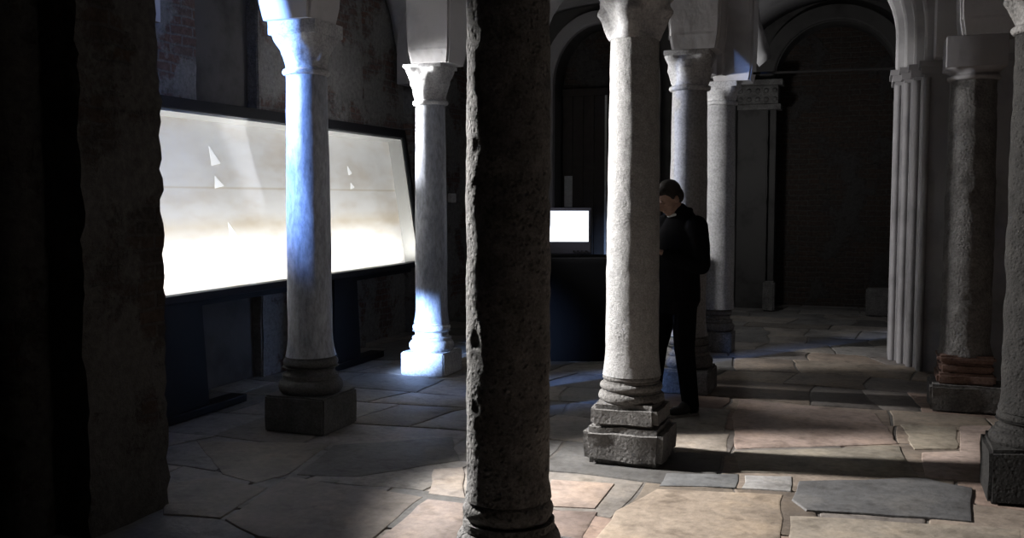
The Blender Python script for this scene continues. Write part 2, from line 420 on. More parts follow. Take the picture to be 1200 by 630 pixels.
# ------------------------------------------------------------------ paving
def build_floor():
    bm = bmesh.new()
    cl = bm.loops.layers.float_color.new('stone')
    def face(vs, col):
        f = bm.faces.new(vs)
        for l in f.loops: l[cl] = (*col, 1)
        return f
    def warp(p):
        q = Vector((p[0]*0.8, p[1]*0.8, 3.3))
        d = noise.noise_vector(q)*0.20 + noise.noise_vector(q*3.1)*0.06
        return (p[0] + d.x, p[1] + d.y*0.8)
    def slab(poly, col, top, gap=0.007, sub=0.16, do_warp=True, fine=0.012):
        pts = []
        n = len(poly)
        for i in range(n):
            a, b = poly[i], poly[(i+1) % n]
            L = math.dist(a, b); k = max(1, int(L/sub))
            for j in range(k):
                t = j/k; p = (a[0]+(b[0]-a[0])*t, a[1]+(b[1]-a[1])*t)
                if do_warp: p = warp(p)
                e = noise.noise_vector(Vector((p[0]*6, p[1]*6, top*90)))*fine
                pts.append((p[0]+e.x, p[1]+e.y))
        cx = sum(p[0] for p in pts)/len(pts); cy = sum(p[1] for p in pts)/len(pts)
        def ring(g, z):
            out = []
            for x, y in pts:
                dx, dy = cx-x, cy-y; d = math.hypot(dx, dy) or 1
                out.append(bm.verts.new((x+dx/d*g, y+dy/d*g, z)))
            return out
        r0 = ring(gap, -0.03); r1 = ring(gap, top-0.012); r2 = ring(gap+0.006, top-0.003); r3 = ring(gap+0.02, top)
        m = len(pts)
        for A, B in ((r0, r1), (r1, r2), (r2, r3)):
            for i in range(m):
                face((A[i], A[(i+1) % m], B[(i+1) % m], B[i]), col)
        face(r3, col)
    # bed
    g = [bm.verts.new(p) for p in ((-7.5, -3, -0.005), (5, -3, -0.005), (5, 16, -0.005), (-7.5, 16, -0.005))]
    face(g, (0.15, 0.14, 0.13))
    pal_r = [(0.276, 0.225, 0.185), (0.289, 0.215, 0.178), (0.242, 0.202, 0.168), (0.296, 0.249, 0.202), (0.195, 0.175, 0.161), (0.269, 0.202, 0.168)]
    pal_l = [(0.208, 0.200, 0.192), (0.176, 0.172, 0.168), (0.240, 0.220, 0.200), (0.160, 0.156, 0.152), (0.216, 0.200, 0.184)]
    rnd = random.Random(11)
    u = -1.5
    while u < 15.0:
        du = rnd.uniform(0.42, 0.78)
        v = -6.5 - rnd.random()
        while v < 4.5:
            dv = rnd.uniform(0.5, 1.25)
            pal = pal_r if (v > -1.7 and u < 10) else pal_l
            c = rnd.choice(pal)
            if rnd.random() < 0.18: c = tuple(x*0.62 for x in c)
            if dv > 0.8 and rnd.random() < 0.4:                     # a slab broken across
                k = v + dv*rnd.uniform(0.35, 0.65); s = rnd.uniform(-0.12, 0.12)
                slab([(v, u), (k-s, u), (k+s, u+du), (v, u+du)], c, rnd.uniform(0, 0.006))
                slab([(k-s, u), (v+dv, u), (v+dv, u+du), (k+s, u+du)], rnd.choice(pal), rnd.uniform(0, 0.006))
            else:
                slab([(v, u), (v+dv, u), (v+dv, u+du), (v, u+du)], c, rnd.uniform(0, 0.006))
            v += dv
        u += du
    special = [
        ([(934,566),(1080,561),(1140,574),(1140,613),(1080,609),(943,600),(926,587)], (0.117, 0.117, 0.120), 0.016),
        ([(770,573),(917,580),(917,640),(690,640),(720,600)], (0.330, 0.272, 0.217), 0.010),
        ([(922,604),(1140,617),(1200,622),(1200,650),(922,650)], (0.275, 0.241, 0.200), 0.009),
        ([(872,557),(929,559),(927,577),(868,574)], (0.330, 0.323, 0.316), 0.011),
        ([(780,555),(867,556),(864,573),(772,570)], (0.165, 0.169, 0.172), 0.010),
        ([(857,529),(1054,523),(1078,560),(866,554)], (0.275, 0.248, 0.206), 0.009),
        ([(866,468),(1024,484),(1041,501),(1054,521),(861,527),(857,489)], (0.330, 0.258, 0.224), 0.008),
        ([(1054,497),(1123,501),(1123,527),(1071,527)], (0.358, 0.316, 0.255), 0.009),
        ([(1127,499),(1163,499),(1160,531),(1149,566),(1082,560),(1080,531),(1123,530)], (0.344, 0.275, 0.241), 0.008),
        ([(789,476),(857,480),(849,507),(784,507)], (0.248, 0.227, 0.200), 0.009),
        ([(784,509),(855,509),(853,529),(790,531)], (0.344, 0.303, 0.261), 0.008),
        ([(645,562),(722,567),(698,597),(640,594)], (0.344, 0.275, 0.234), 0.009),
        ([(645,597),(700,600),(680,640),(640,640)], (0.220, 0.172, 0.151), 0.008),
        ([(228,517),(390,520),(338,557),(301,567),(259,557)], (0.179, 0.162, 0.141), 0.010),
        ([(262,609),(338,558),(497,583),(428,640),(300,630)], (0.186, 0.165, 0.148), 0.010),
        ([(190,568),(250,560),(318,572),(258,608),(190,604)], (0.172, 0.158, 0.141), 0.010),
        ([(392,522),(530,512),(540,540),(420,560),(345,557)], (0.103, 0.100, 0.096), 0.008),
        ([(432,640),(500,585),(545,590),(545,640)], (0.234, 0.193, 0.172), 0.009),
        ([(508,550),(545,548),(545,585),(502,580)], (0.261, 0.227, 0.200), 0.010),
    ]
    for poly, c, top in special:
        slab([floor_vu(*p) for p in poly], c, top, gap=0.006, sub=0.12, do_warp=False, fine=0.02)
    return room(link('floor', bm, M['floor'], smooth=35))
build_floor()

# ------------------------------------------------------------------ vaults
CAPZ, SPR, RISE, HB = 2.75, 3.15, 0.90, 0.20
VS = [-5.10, -3.62, -1.33, 0.78, 3.1]
US = [1.35, 3.57, 5.79, 8.02, 10.25, 12.6]

def arc(d, a):
    return SPR + RISE*math.sqrt(max(0, 1-(d/a)**2)) if abs(d) < a else SPR

def build_vaults():
    bm = bmesh.new(); N = 20
    for i in range(len(VS)-1):
        for j in range(len(US)-1):
            if i > 0 and j == 4: continue
            v0, v1, u0, u1 = VS[i], VS[i+1 if j < 4 else 2], US[j], US[j+1]
            av, au = (v1-v0)/2 - HB + 0.10, (u1-u0)/2 - HB + 0.10
            g = []
            for a in range(N+1):
                row = []
                for b in range(N+1):
                    v = v0 + (v1-v0)*a/N; u = u0 + (u1-u0)*b/N
                    z = max(arc(v-(v0+v1)/2, av), arc(u-(u0+u1)/2, au)) + 0.05
                    row.append(bm.verts.new((v, u, z)))
                g.append(row)
            for a in range(N):
                for b in range(N):
                    bm.faces.new((g[a][b], g[a+1][b], g[a+1][b+1], g[a][b+1]))
    o = room(link('ceiling', bm, M['plaster'], smooth=40))
    s = o.modifiers.new('thickness', 'SOLIDIFY'); s.thickness = 0.2; s.offset = 1.0
    return o
build_vaults()

def band(bm, cx, cy, axis, L, half_w, thick, z0=CAPZ, spr=SPR, rise=RISE, clear=HB, n=20, bev=True):
    """stilted arch band between two supports; axis 'x' spans along x"""
    a = L/2 - clear
    inner = [(-a, z0), (-a, (z0+spr)/2), (-a, spr)]
    for i in range(1, n):
        t = PI - PI*i/n
        inner.append((a*math.cos(t), spr + rise*math.sin(t)))
    inner += [(a, spr), (a, (z0+spr)/2), (a, z0)]
    b = a + thick
    outer = [(-b, z0), (-b, (z0+spr)/2), (-b, spr)]
    for i in range(1, n):
        t = PI - PI*i/n
        outer.append((b*math.cos(t), spr + (rise+thick)*math.sin(t)))
    outer += [(b, spr), (b, (z0+spr)/2), (b, z0)]
    def P(s, w, z):
        return (cx+s, cy+w, z) if axis == 'x' else (cx+w, cy+s, z)
    c = 0.02 if bev else 0.0
    rows = []
    for (si, zi), (so, zo) in zip(inner, outer):
        # small chamfers on the arris
        k = c/thick
        sm, zm = si + (so-si)*k, zi + (zo-zi)*k
        rows.append([bm.verts.new(P(so, -half_w, zo)), bm.verts.new(P(sm, -half_w, zm)), bm.verts.new(P(si, -half_w+c, zi)),
                     bm.verts.new(P(si, half_w-c, zi)), bm.verts.new(P(sm, half_w, zm)), bm.verts.new(P(so, half_w, zo))])
    for A, B in zip(rows, rows[1:]):
        for i in range(5):
            bm.faces.new((A[i], A[i+1], B[i+1], B[i]))
        bm.faces.new((A[5], A[0], B[0], B[5]))
    bm.faces.new(rows[0]); bm.faces.new(rows[-1][::-1])

def build_ribs():
    """the arch bands between the columns and the square springers they grow from"""
    n = 1
    for i, v in enumerate(VS[1:-1], 1):
        for j in range(len(US)-1):
            if i == 3 and j == 4: continue
            if i in (1, 2) and j == 4: continue
            bm = bmesh.new()
            band(bm, v, (US[j]+US[j+1])/2, 'y', US[j+1]-US[j], 0.19, 0.14, z0=2.86)
            room(link('trim_%d' % n, bm, M['plaster'], smooth=35)); n += 1
    for j, u in enumerate(US[1:-1], 1):
        for i in range(len(VS)-1):
            if i == 2 and j == 4: continue          # the moulded arch stands there
            if i == 3 and j == 4: continue
            bm = bmesh.new()
            band(bm, (VS[i]+VS[i+1])/2, u, 'x', VS[i+1]-VS[i], 0.19, 0.14, z0=2.86)
            room(link('trim_%d' % n, bm, M['plaster'], smooth=35)); n += 1
    for i, v in enumerate(VS[1:-1], 1):
        for j, u in enumerate(US[1:-1], 1):
            if i == 3 and j == 4: continue
            bm = bmesh.new()
            # springer: flares slightly up to the arches
            lo, hi = 0.180, 0.215
            rows = []
            for z, h in ((CAPZ, lo), (2.86, 0.199), (3.0, 0.206), (SPR+0.45, hi)):
                rows.append([bm.verts.new((v+sx*h, u+sy*h, z)) for sx, sy in ((-1,-1),(1,-1),(1,1),(-1,1))])
            for A, B in zip(rows, rows[1:]):
                for k in range(4): bm.faces.new((A[k], A[(k+1) % 4], B[(k+1) % 4], B[k]))
            bm.faces.new(rows[0][::-1]); bm.faces.new(rows[-1])
            bmesh.ops.bevel(bm, geom=[e for e in bm.edges if abs((e.verts[0].co-e.verts[1].co).z) > 0.02], offset=0.02, segments=2, affect='EDGES')
            room(link('trim_%d' % n, bm, M['plaster'], smooth=35)); n += 1
    return n
TN = build_ribs()

# ------------------------------------------------------------------ walls
def wall(name, bm, mat, smooth=False):
    return room(link(name, bm, mat, smooth=smooth))

def wall_left():
    # long brick wall with shallow piers and one recessed, plastered bay behind the case
    bm = bmesh.new()
    box(bm, -5.5, -5.13, -2.4, 12.9, -0.1, 4.4)
    wall('wall_left', bm, M['brick'])
    k = TN
    for u0, u1 in ((4.6, 6.5), (7.31, 9.2), (10.4, 11.3)):
        bm = rough_box(-5.18, -5.0, u0, u1, -0.02, 3.9, 0.12, 0.016, 0.015, seed=u0)
        wall('trim_%d' % k, bm, M['brick'], 40); k += 1
    bm = rough_box(-5.18, -5.09, 6.5, 7.31, -0.02, 3.9, 0.2, 0.01, 0.0, seed=2)
    wall('trim_%d' % k, bm, M['dark_plaster'], 40); k += 1
    # pale dressed edge of the recess
    bm = rough_box(-5.16, -4.985, 7.29, 7.34, 2.0, 3.9, 0.15, 0.004, 0.01, seed=5)
    wall('trim_%d' % k, bm, M['worn'], 40); k += 1
    return k
TN = wall_left()

# brick pier at the left edge, joined to the left wall
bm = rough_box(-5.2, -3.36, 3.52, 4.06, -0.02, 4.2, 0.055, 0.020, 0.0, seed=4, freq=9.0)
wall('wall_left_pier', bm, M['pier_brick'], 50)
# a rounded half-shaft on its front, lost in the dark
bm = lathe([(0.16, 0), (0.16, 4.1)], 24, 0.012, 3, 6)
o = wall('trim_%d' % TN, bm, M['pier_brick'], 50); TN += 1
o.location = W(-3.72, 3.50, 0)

bm = bmesh.new(); box(bm, -5.5, 3.6, -2.8, -2.4, -0.1, 4.6); wall('wall_front', bm, M['brick'])
bm = bmesh.new(); box(bm, 3.1, 3.5, -2.4, 15.3, -0.1, 4.6); wall('wall_right', bm, M['niche_brick'])

def arched_wall(name, plane_u, depth, v0, v1, top, av0, av1, spr, mat, rise=None, z0=-0.1, n=24):
    """wall slab across the crypt pierced by a round-headed opening"""
    bm = bmesh.new()
    c, a = (av0+av1)/2, (av1-av0)/2; rise = rise or a
    prof = [(av0, z0), (av0, spr)] + [(c - a*math.cos(PI*i/n), spr + rise*math.sin(PI*i/n)) for i in range(1, n)] + [(av1, spr), (av1, z0)]
    out = []
    for v, z in prof:                                   # matching point on the outer boundary
        if v <= av0 + 1e-6: out.append((v0, z))
        elif v >= av1 - 1e-6: out.append((v1, z))
        else: out.append((v0 + (v1-v0)*(v-av0)/(av1-av0), top))
    rows = []
    for (a1, a2), (b1, b2) in zip(prof, out):
        rows.append([bm.verts.new((a1, plane_u, a2)), bm.verts.new((b1, plane_u, b2)),
                     bm.verts.new((b1, plane_u+depth, b2)), bm.verts.new((a1, plane_u+depth, a2))])
    for A, B in zip(rows, rows[1:]):
        for i in range(4): bm.faces.new((A[i], A[(i+1) % 4], B[(i+1) % 4], B[i]))
    bm.faces.new(rows[0]); bm.faces.new(rows[-1][::-1])
    return wall(name, bm, mat)

# far wall of the nave with its deep round-headed recess
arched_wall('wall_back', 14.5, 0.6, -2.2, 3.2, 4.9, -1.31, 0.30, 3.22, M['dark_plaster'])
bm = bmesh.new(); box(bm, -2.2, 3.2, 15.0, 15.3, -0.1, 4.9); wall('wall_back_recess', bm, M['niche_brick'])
# pier at the left of the recess with a carved impost
bm = rough_box(-1.80, -1.38, 14.36, 14.6, -0.02, 2.84, 0.12, 0.008, 0.015, seed=9)
wall('trim_%d' % TN, bm, M['dark_plaster'], 40); TN += 1
bm = bmesh.new(); box(bm, -1.36, -1.27, 14.40, 14.6, -0.02, 2.9, 0.02)
wall('trim_%d' % TN, bm, M['dark_plaster'], 40); TN += 1
bm = bmesh.new()
box(bm, -1.84, -1.20, 14.28, 14.6, 2.82, 2.90, 0.012); box(bm, -1.82, -1.24, 14.31, 14.6, 2.90, 3.16, 0.02); box(bm, -1.86, -1.18, 14.26, 14.6, 3.16, 3.24, 0.012)
for i in range(5):
    for r_ in range(2):
        bmesh.ops.create_icosphere(bm, subdivisions=2, radius=0.035, matrix=Matrix.Translation((-1.76+0.118*i, 14.305, 2.965+0.12*r_)))
wall('trim_%d' % TN, bm, M['worn'], 40); TN += 1
bm = bmesh.new()
box(bm, 0.26, 0.82, 14.28, 14.6, 2.82, 2.90, 0.012); box(bm, 0.30, 0.8, 14.31, 14.6, 2.90, 3.16, 0.02); box(bm, 0.24, 0.84, 14.26, 14.6, 3.16, 3.24, 0.012)
wall('trim_%d' % TN, bm, M['worn'], 40); TN += 1
# raised archivolt round the recess
bm = bmesh.new()
band(bm, -0.505, 14.47, 'x', 1.61+0.04, 0.06, 0.20, z0=3.24, spr=3.24, rise=0.80, clear=0.01, n=28)
wall('trim_%d' % TN, bm, M['dark_plaster'], 40); TN += 1

# sides and barrel vault of the far bay
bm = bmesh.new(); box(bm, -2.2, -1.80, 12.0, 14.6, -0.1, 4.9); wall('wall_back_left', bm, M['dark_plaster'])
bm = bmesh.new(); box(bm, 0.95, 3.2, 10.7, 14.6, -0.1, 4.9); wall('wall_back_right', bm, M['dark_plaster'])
def far_vault():
    bm = bmesh.new(); n = 24
    c, a = -0.43, 1.42
    rows = []
    for i in range(n+1):
        t = PI*i/n; v = c - a*math.cos(t); z = 3.2 + 1.12*math.sin(t)
        rows.append([bm.verts.new((v, u, z)) for u in (10.2, 11.3, 12.4, 13.5, 14.6)])
    for A, B in zip(rows, rows[1:]):
        for k in range(4): bm.faces.new((A[k], A[k+1], B[k+1], B[k]))
    o = room(link('ceiling_back', bm, M['grey_plaster'], smooth=40))
    s = o.modifiers.new('thickness', 'SOLIDIFY'); s.thickness = 0.15; s.offset = 1.0
far_vault()
bm = bmesh.new(); box(bm, -7, 4.2, -3.2, 16, 5.0, 5.2); wall('ceiling_upper', bm, M['dark_plaster'])
bm = bmesh.new(); box(bm, 0.9, 3.2, 10.25, 10.7, -0.1, 4.9); wall('wall_right_back', bm, M['dark_plaster'])

# far wall of the left aisle with a recessed doorway
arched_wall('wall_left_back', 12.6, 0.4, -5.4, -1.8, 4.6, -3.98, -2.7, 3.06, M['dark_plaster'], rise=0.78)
bm = bmesh.new(); box(bm, -5.4, -1.8, 12.98, 13.2, -0.1, 4.6); wall('wall_left_back_recess', bm, M['niche_brick'])
bm = bmesh.new()
band(bm, -3.34, 12.56, 'x', 1.28+0.02, 0.07, 0.16, z0=0.0, spr=3.06, rise=0.78, clear=0.01, n=24)
wall('trim_%d' % TN, bm, M['grey_plaster'], 40); TN += 1
# plank door in the recess
door = bpy.data.objects.new('door_1', None); COL.objects.link(door); door['kind'] = 'structure'
door.location = W(-3.34, 12.9, 0); door.rotation_euler = (0, 0, -AX)
for s in (-1, 1):
    bm = bmesh.new()
    for k in range(4):
        a = 0.02 + k*0.15
        x0, x1 = (a, a+0.145) if s > 0 else (-a-0.145, -a)
        box(bm, x0, x1, -0.03, 0.03, 0.01, 2.95, 0.006)
    link('door_leaf', bm, M['wood'], door)
bm = bmesh.new(); box(bm, -0.016, 0.016, -0.06, -0.02, 0.01, 2.95, 0.005)
link('cover_strip', bm, M['panel'], door)
bm = bmesh.new(); box(bm, -0.62, 0.62, -0.05, 0.05, 2.95, 3.05, 0.01)
link('lintel', bm, M['wood'], door)

# ------------------------------------------------------------------ moulded pier and arch at the right
def moulded_pier():
    global TN
    # stepped front (crypt x = v, y = u); round rolls in the angles
    steps = [(0.20, 10.20), (0.275, 10.02), (0.35, 9.84), (0.43, 9.62), (0.66, 9.36)]
    bm = bmesh.new()
    pts = []
    for i, (v, u) in enumerate(steps):
        if i: pts.append((v, steps[i-1][1]))
        pts.append((v, u))
    pts += [(1.25, 9.36), (1.25, 10.72), (0.20, 10.72)]
    z0, z1 = 0.0, 2.66
    lo = [bm.verts.new((x, y, z0)) for x, y in pts]; hi = [bm.verts.new((x, y, z1)) for x, y in pts]
    n = len(pts)
    for i in range(n): bm.faces.new((lo[i], lo[(i+1) % n], hi[(i+1) % n], hi[i]))
    bm.faces.new(lo[::-1]); bm.faces.new(hi)
    bmesh.ops.bevel(bm, geom=[e for e in bm.edges if abs((e.verts[0].co-e.verts[1].co).z) > 1], offset=0.022, segments=3, affect='EDGES')
    for v, u in steps[:4]:
        m = Matrix.Translation((v+0.030, u+0.0, z1/2))
        bmesh.ops.create_cone(bm, cap_ends=True, segments=16, radius1=0.028, radius2=0.028, depth=z1-0.01, matrix=m)
    wall('wall_right_pier', bm, M['grey_plaster'], 40)
    # impost that steps with it
    bm = bmesh.new()
    for e, a, b in ((0.0, 2.66, 2.69), (0.025, 2.69, 2.75), (0.045, 2.75, 2.80)):
        q = []
        for i, (v, u) in enumerate(steps):
            if i: q.append((v-e, steps[i-1][1]-e))
            q.append((v-e, u-e))
        q += [(1.27, 9.36-e), (1.27, 10.72), (0.20-e, 10.72)]
        lo = [bm.verts.new((x, y, a)) for x, y in q]; hi = [bm.verts.new((x, y, b)) for x, y in q]
        m = len(q)
        for i in range(m): bm.faces.new((lo[i], lo[(i+1) % m], hi[(i+1) % m], hi[i]))
        bm.faces.new(lo[::-1]); bm.faces.new(hi)
    wall('trim_%d' % TN, bm, M['grey_plaster'], 40); TN += 1
    # nested arch orders springing from the impost towards the column row
    vl = -1.32
    for i, (v, u) in enumerate(steps[:4]):
        bm = bmesh.new()
        off = v - 0.20
        x0, x1 = vl - off, v
        u1 = 10.42 if i == 0 else steps[i-1][1] + 0.02
        band(bm, (x0+x1)/2, (u+u1)/2, 'x', x1-x0, (u1-u)/2, 0.16, z0=2.80, spr=3.12, rise=(x1-x0)/2+0.06, clear=0.0, n=28)
        wall('trim_%d' % TN, bm, M['plaster'], 40); TN += 1
    # springing block over the flat front and the engaged column
    bm = bmesh.new(); box(bm, 0.50, 1.25, 9.36, 10.72, 2.80, 4.6, 0.03)
    wall('trim_%d' % TN, bm, M['plaster'], 40); TN += 1
    # vault web over the bay in front of the moulded arch
    bm = bmesh.new(); box(bm, -1.33, 0.95, 10.2, 10.5, 3.98, 4.9)
    wall('trim_%d' % TN, bm, M['plaster']); TN += 1
moulded_pier()

# iron tie rod across the moulded arch
a, b = W(-1.22, 10.2, 2.83), W(0.24, 10.3, 2.83)
bm = bmesh.new()
L = (b-a).length
bmesh.ops.create_cone(bm, cap_ends=True, segments=12, radius1=0.013, radius2=0.013, depth=L)
bmesh.ops.create_cone(bm, cap_ends=True, segments=16, radius1=0.03, radius2=0.03, depth=0.02, matrix=Matrix.Translation((0, 0, L/2-0.01)))
o = link('tie_rod', bm, M['iron'], smooth=40)
o.location = (a+b)/2; o.rotation_mode = 'QUATERNION'; o.rotation_quaternion = (b-a).to_track_quat('Z', 'Y')
tag(o, 'thin black iron tie rod spanning the arch in front of the dark recess', 'tie rod')

# ------------------------------------------------------------------ columns
def column(label, v, u, *, r0, r1, zs, zt, mat, capmat, cap, parts, amp=0.003, pits=0.0, seed=1, flare=0.02, ent=0.006, rz=0.0, seg=64, n=70, freq=5.0, capz=CAPZ):
    """parts: list of (name, bmesh, material, smooth) below the shaft"""
    t = thing('stone_column', label, 'column', W(v, u), -AX + R(rz))
    for nm, bm_, mt, sm in parts: link(nm, bm_, mt, t, sm)
    link('shaft', lathe(shaft_prof(r0, r1, zs, zt, n, flare, ent), seg, amp, seed, freq, pits), mat, t, 50)
    if cap: link('capital', cap, capmat, t, 45)
    return t

def attic(r, z0, z1, seed=0, amp=0.003):
    h = z1-z0
    return lathe(torus_prof([(r, z0, z0+h*0.42, 'torus'), (r*0.86, z0+h*0.42, z0+h*0.50, 'fillet'), (r*0.86, z0+h*0.50, z0+h*0.70, 'scotia'),
                             (r*0.84, z0+h*0.70, z0+h*0.93, 'torus'), (r*0.74, z0+h*0.93, z1, 'fillet')]), 56, amp, seed, 6)

column('blue-lit marble column standing in front of the lit display case', -3.60, 5.83,
       r0=0.152, r1=0.136, zs=0.50, zt=2.42, ent=0.004, mat=M['marble'], capmat=M['cap'],
       cap=capital(0.139, 0.178, 2.40, CAPZ, 0.09, 0.010, 4, 1, volute=0.012, bulge=0.1),
       parts=[('plinth', rough_box(-0.23, 0.23, -0.23, 0.23, 0, 0.25, 0.08, 0.005, 0.012, 1), M['base'], 40),
              ('base', attic(0.222, 0.24, 0.51, 1), M['base'], 50)], seed=1)

column('slim pale column with a blue-white glow at its foot, right of the display case', -3.70, 8.04,
       r0=0.142, r1=0.130, zs=0.46, zt=2.42, mat=M['marble'], capmat=M['cap'],
       cap=capital(0.138, 0.180, 2.40, CAPZ, 0.03, 0.012, 4, 2, volute=0.012, bulge=0.1),
       parts=[('plinth', rough_box(-0.21, 0.21, -0.21, 0.21, 0, 0.21, 0.08, 0.004, 0.012, 2), M['cap'], 40),
              ('base', attic(0.205, 0.20, 0.47, 2), M['cap'], 50)], seed=2)

column('pitted dark granite column nearest the camera, in the centre foreground', -1.32, 3.585,
       r0=0.165, r1=0.160, zs=0.40, zt=2.45, mat=M['dark_granite'], capmat=M['cap'],
       cap=capital(0.15, 0.215, 2.45, CAPZ, 0.06, 0.015, 8, 3),
       parts=[('plinth', rough_box(-0.25, 0.25, -0.25, 0.25, 0, 0.18, 0.08, 0.008, 0.02, 3), M['dark_granite'], 40),
              ('base', lathe(torus_prof([(0.21, 0.17, 0.29, 'torus'), (0.182, 0.285, 0.315, 'fillet'), (0.180, 0.31, 0.405, 'torus')]), 56, 0.008, 3, 9), M['dark_granite'], 50)],
       amp=0.004, pits=0.012, seed=3, flare=0.006, ent=0.002, n=170, seg=110, freq=8.0)

def ring_base(z0, z1):
    h = z1-z0
    return lathe(torus_prof([(0.20, z0, z0+h*0.38, 'torus'), (0.178, z0+h*0.38, z0+h*0.42, 'fillet'), (0.190, z0+h*0.42, z0+h*0.72, 'torus'),
                             (0.170, z0+h*0.72, z0+h*0.78, 'fillet'), (0.176, z0+h*0.78, z1, 'torus')]), 56, 0.006, 5, 6)
column('brightly side-lit granite column on two rough blocks, between monitor and man', -1.335, 5.80,
       r0=0.160, r1=0.143, zs=0.515, zt=2.52, mat=M['granite'], capmat=M['cap'],
       cap=capital(0.148, 0.215, 2.51, 2.86, 0.05, 0.034, 4, 4, volute=0.045, bulge=0.25, collar=False),
       parts=[('lower_plinth', rough_box(-0.245, 0.235, -0.24, 0.24, 0, 0.225, 0.06, 0.012, 0.035, 4), M['worn'], 50),
              ('upper_plinth', rough_box(-0.21, 0.20, -0.21, 0.21, 0.215, 0.36, 0.06, 0.010, 0.03, 14), M['worn'], 50),
              ('base', ring_base(0.355, 0.52), M['worn'], 50)],
       amp=0.003, pits=0.004, seed=4, flare=0.018, ent=0.004, n=110, seg=84)

column('shadowed column directly behind the man in black', -1.39, 8.02,
       r0=0.152, r1=0.138, zs=0.46, zt=2.46, mat=M['pale_marble'], capmat=M['cap'],
       cap=capital(0.144, 0.178, 2.44, CAPZ, 0.04, 0.016, 4, 5, volute=0.02, bulge=0.2),
       parts=[('plinth', rough_box(-0.22, 0.22, -0.22, 0.22, 0, 0.2, 0.08, 0.006, 0.015, 5), M['worn'], 40),
              ('base', attic(0.215, 0.19, 0.47, 5), M['worn'], 50)], seed=5)

column('farther grey column with a small square foot, right of the man', -1.46, 10.25,
       r0=0.160, r1=0.148, zs=0.44, zt=2.52, mat=M['pale_marble'], capmat=M['cap'],
       cap=capital(0.150, 0.178, 2.52, CAPZ, 0.05, 0.008, 4, 6, bulge=0.0),
       parts=[('plinth', rough_box(-0.165, 0.165, -0.165, 0.165, 0, 0.21, 0.08, 0.005, 0.012, 6), M['worn'], 40),
              ('base', attic(0.175, 0.205, 0.45, 6), M['worn'], 50)], seed=6, flare=0.008)

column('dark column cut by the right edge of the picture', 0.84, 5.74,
       r0=0.160, r1=0.152, zs=0.46, zt=2.42, mat=M['shade_stone'], capmat=M['worn'],
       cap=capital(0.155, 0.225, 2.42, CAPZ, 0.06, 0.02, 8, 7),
       parts=[('plinth', rough_box(-0.23, 0.23, -0.23, 0.23, 0, 0.29, 0.08, 0.008, 0.02, 7), M['shade_stone'], 40),
              ('base', attic(0.215, 0.28, 0.47, 7), M['shade_stone'], 50)],
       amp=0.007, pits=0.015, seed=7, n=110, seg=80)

def brick_base():
    bm = bmesh.new()
    for k, (h, z0, z1) in enumerate(((0.20, 0.20, 0.285), (0.185, 0.29, 0.36), (0.195, 0.365, 0.42))):
        b2 = rough_box(-h, h, -h, h, z0, z1, 0.06, 0.007, 0.018, 30+k)
        me = bpy.data.meshes.new('tmp'); b2.to_mesh(me); b2.free(); bm.from_mesh(me); bpy.data.meshes.remove(me)
    return bm
column('rough grey column on a patched brick base, beside the moulded pier', 0.70, 8.06,
       r0=0.172, r1=0.158, zs=0.41, zt=2.44, mat=M['worn'], capmat=M['grey_plaster'],
       cap=capital(0.162, 0.200, 2.44, CAPZ, 0.22, 0.004, 4, 8),
       parts=[('plinth', rough_box(-0.245, 0.245, -0.245, 0.245, 0, 0.205, 0.08, 0.008, 0.018, 8), M['worn'], 40),
              ('base', brick_base(), M['red_brick'], 40)], amp=0.006, pits=0.01, seed=8, n=100, seg=76)

# loose stone blocks at the foot of the far wall
o = link('stone_block', rough_box(-0.30, 0.30, -0.2, 0.2, 0, 0.36, 0.08, 0.012, 0.02, 41), M['worn'], smooth=45)
o.location = W(0.28, 14.1); o.rotation_euler = (0, 0, -AX)
tag(o, 'low broad stone block at the right foot of the dark recess', 'stone block')
o = link('stone_block', rough_box(-0.08, 0.08, -0.1, 0.1, 0, 0.42, 0.06, 0.008, 0.02, 42), M['worn'], smooth=45)
o.location = W(-1.30, 14.1); o.rotation_euler = (0, 0, -AX)
tag(o, 'small upright stone block at the left foot of the dark recess', 'stone block')

# ------------------------------------------------------------------ display case
# case frame: local x runs along the case (crypt u), local y = into the wall, z up
CU0, CU1 = 4.20, 9.58
CL = CU1-CU0
case_v = -4.53
case = thing('display_case', 'long glowing glass-fronted display case with pale cloth print, on black legs', 'display case', W(case_v, CU0), PI/2 - AX)
TILT = R(8.5)
def tilt_pt(x, y, z):
    # lean back about the lower front edge at z=0.86
    zz = z-0.86
    return (x, y*math.cos(TILT) + zz*math.sin(TILT), 0.86 + zz*math.cos(TILT) - y*math.sin(TILT))
def tilted(bm):
    for v in bm.verts: v.co = tilt_pt(*v.co)
    return bm
D = 0.17; ZB, ZT = 0.90, 2.24; T = 0.055
bm = bmesh.new()
box(bm, -0.02, CL+0.02, -0.012, D+0.04, ZB-T, ZB, 0.006)
box(bm, -0.02, CL+0.02, -0.012, D+0.04, ZT, ZT+0.085, 0.006)
box(bm, -0.02, T-0.02, -0.012, D+0.04, ZB, ZT, 0.006)
box(bm, CL+0.005, CL+0.06, -0.012, D+0.04, ZB-T, ZT+0.085, 0.006)
link('frame', tilted(bm), M['frame'], case)
bm = bmesh.new(); box(bm, 0, CL, D+0.012, D+0.035, ZB, ZT); link('back_board', tilted(bm), M['frame'], case)
bm = bmesh.new(); box(bm, 0.03, CL-0.002, D-0.004, D+0.011, ZB, ZT)
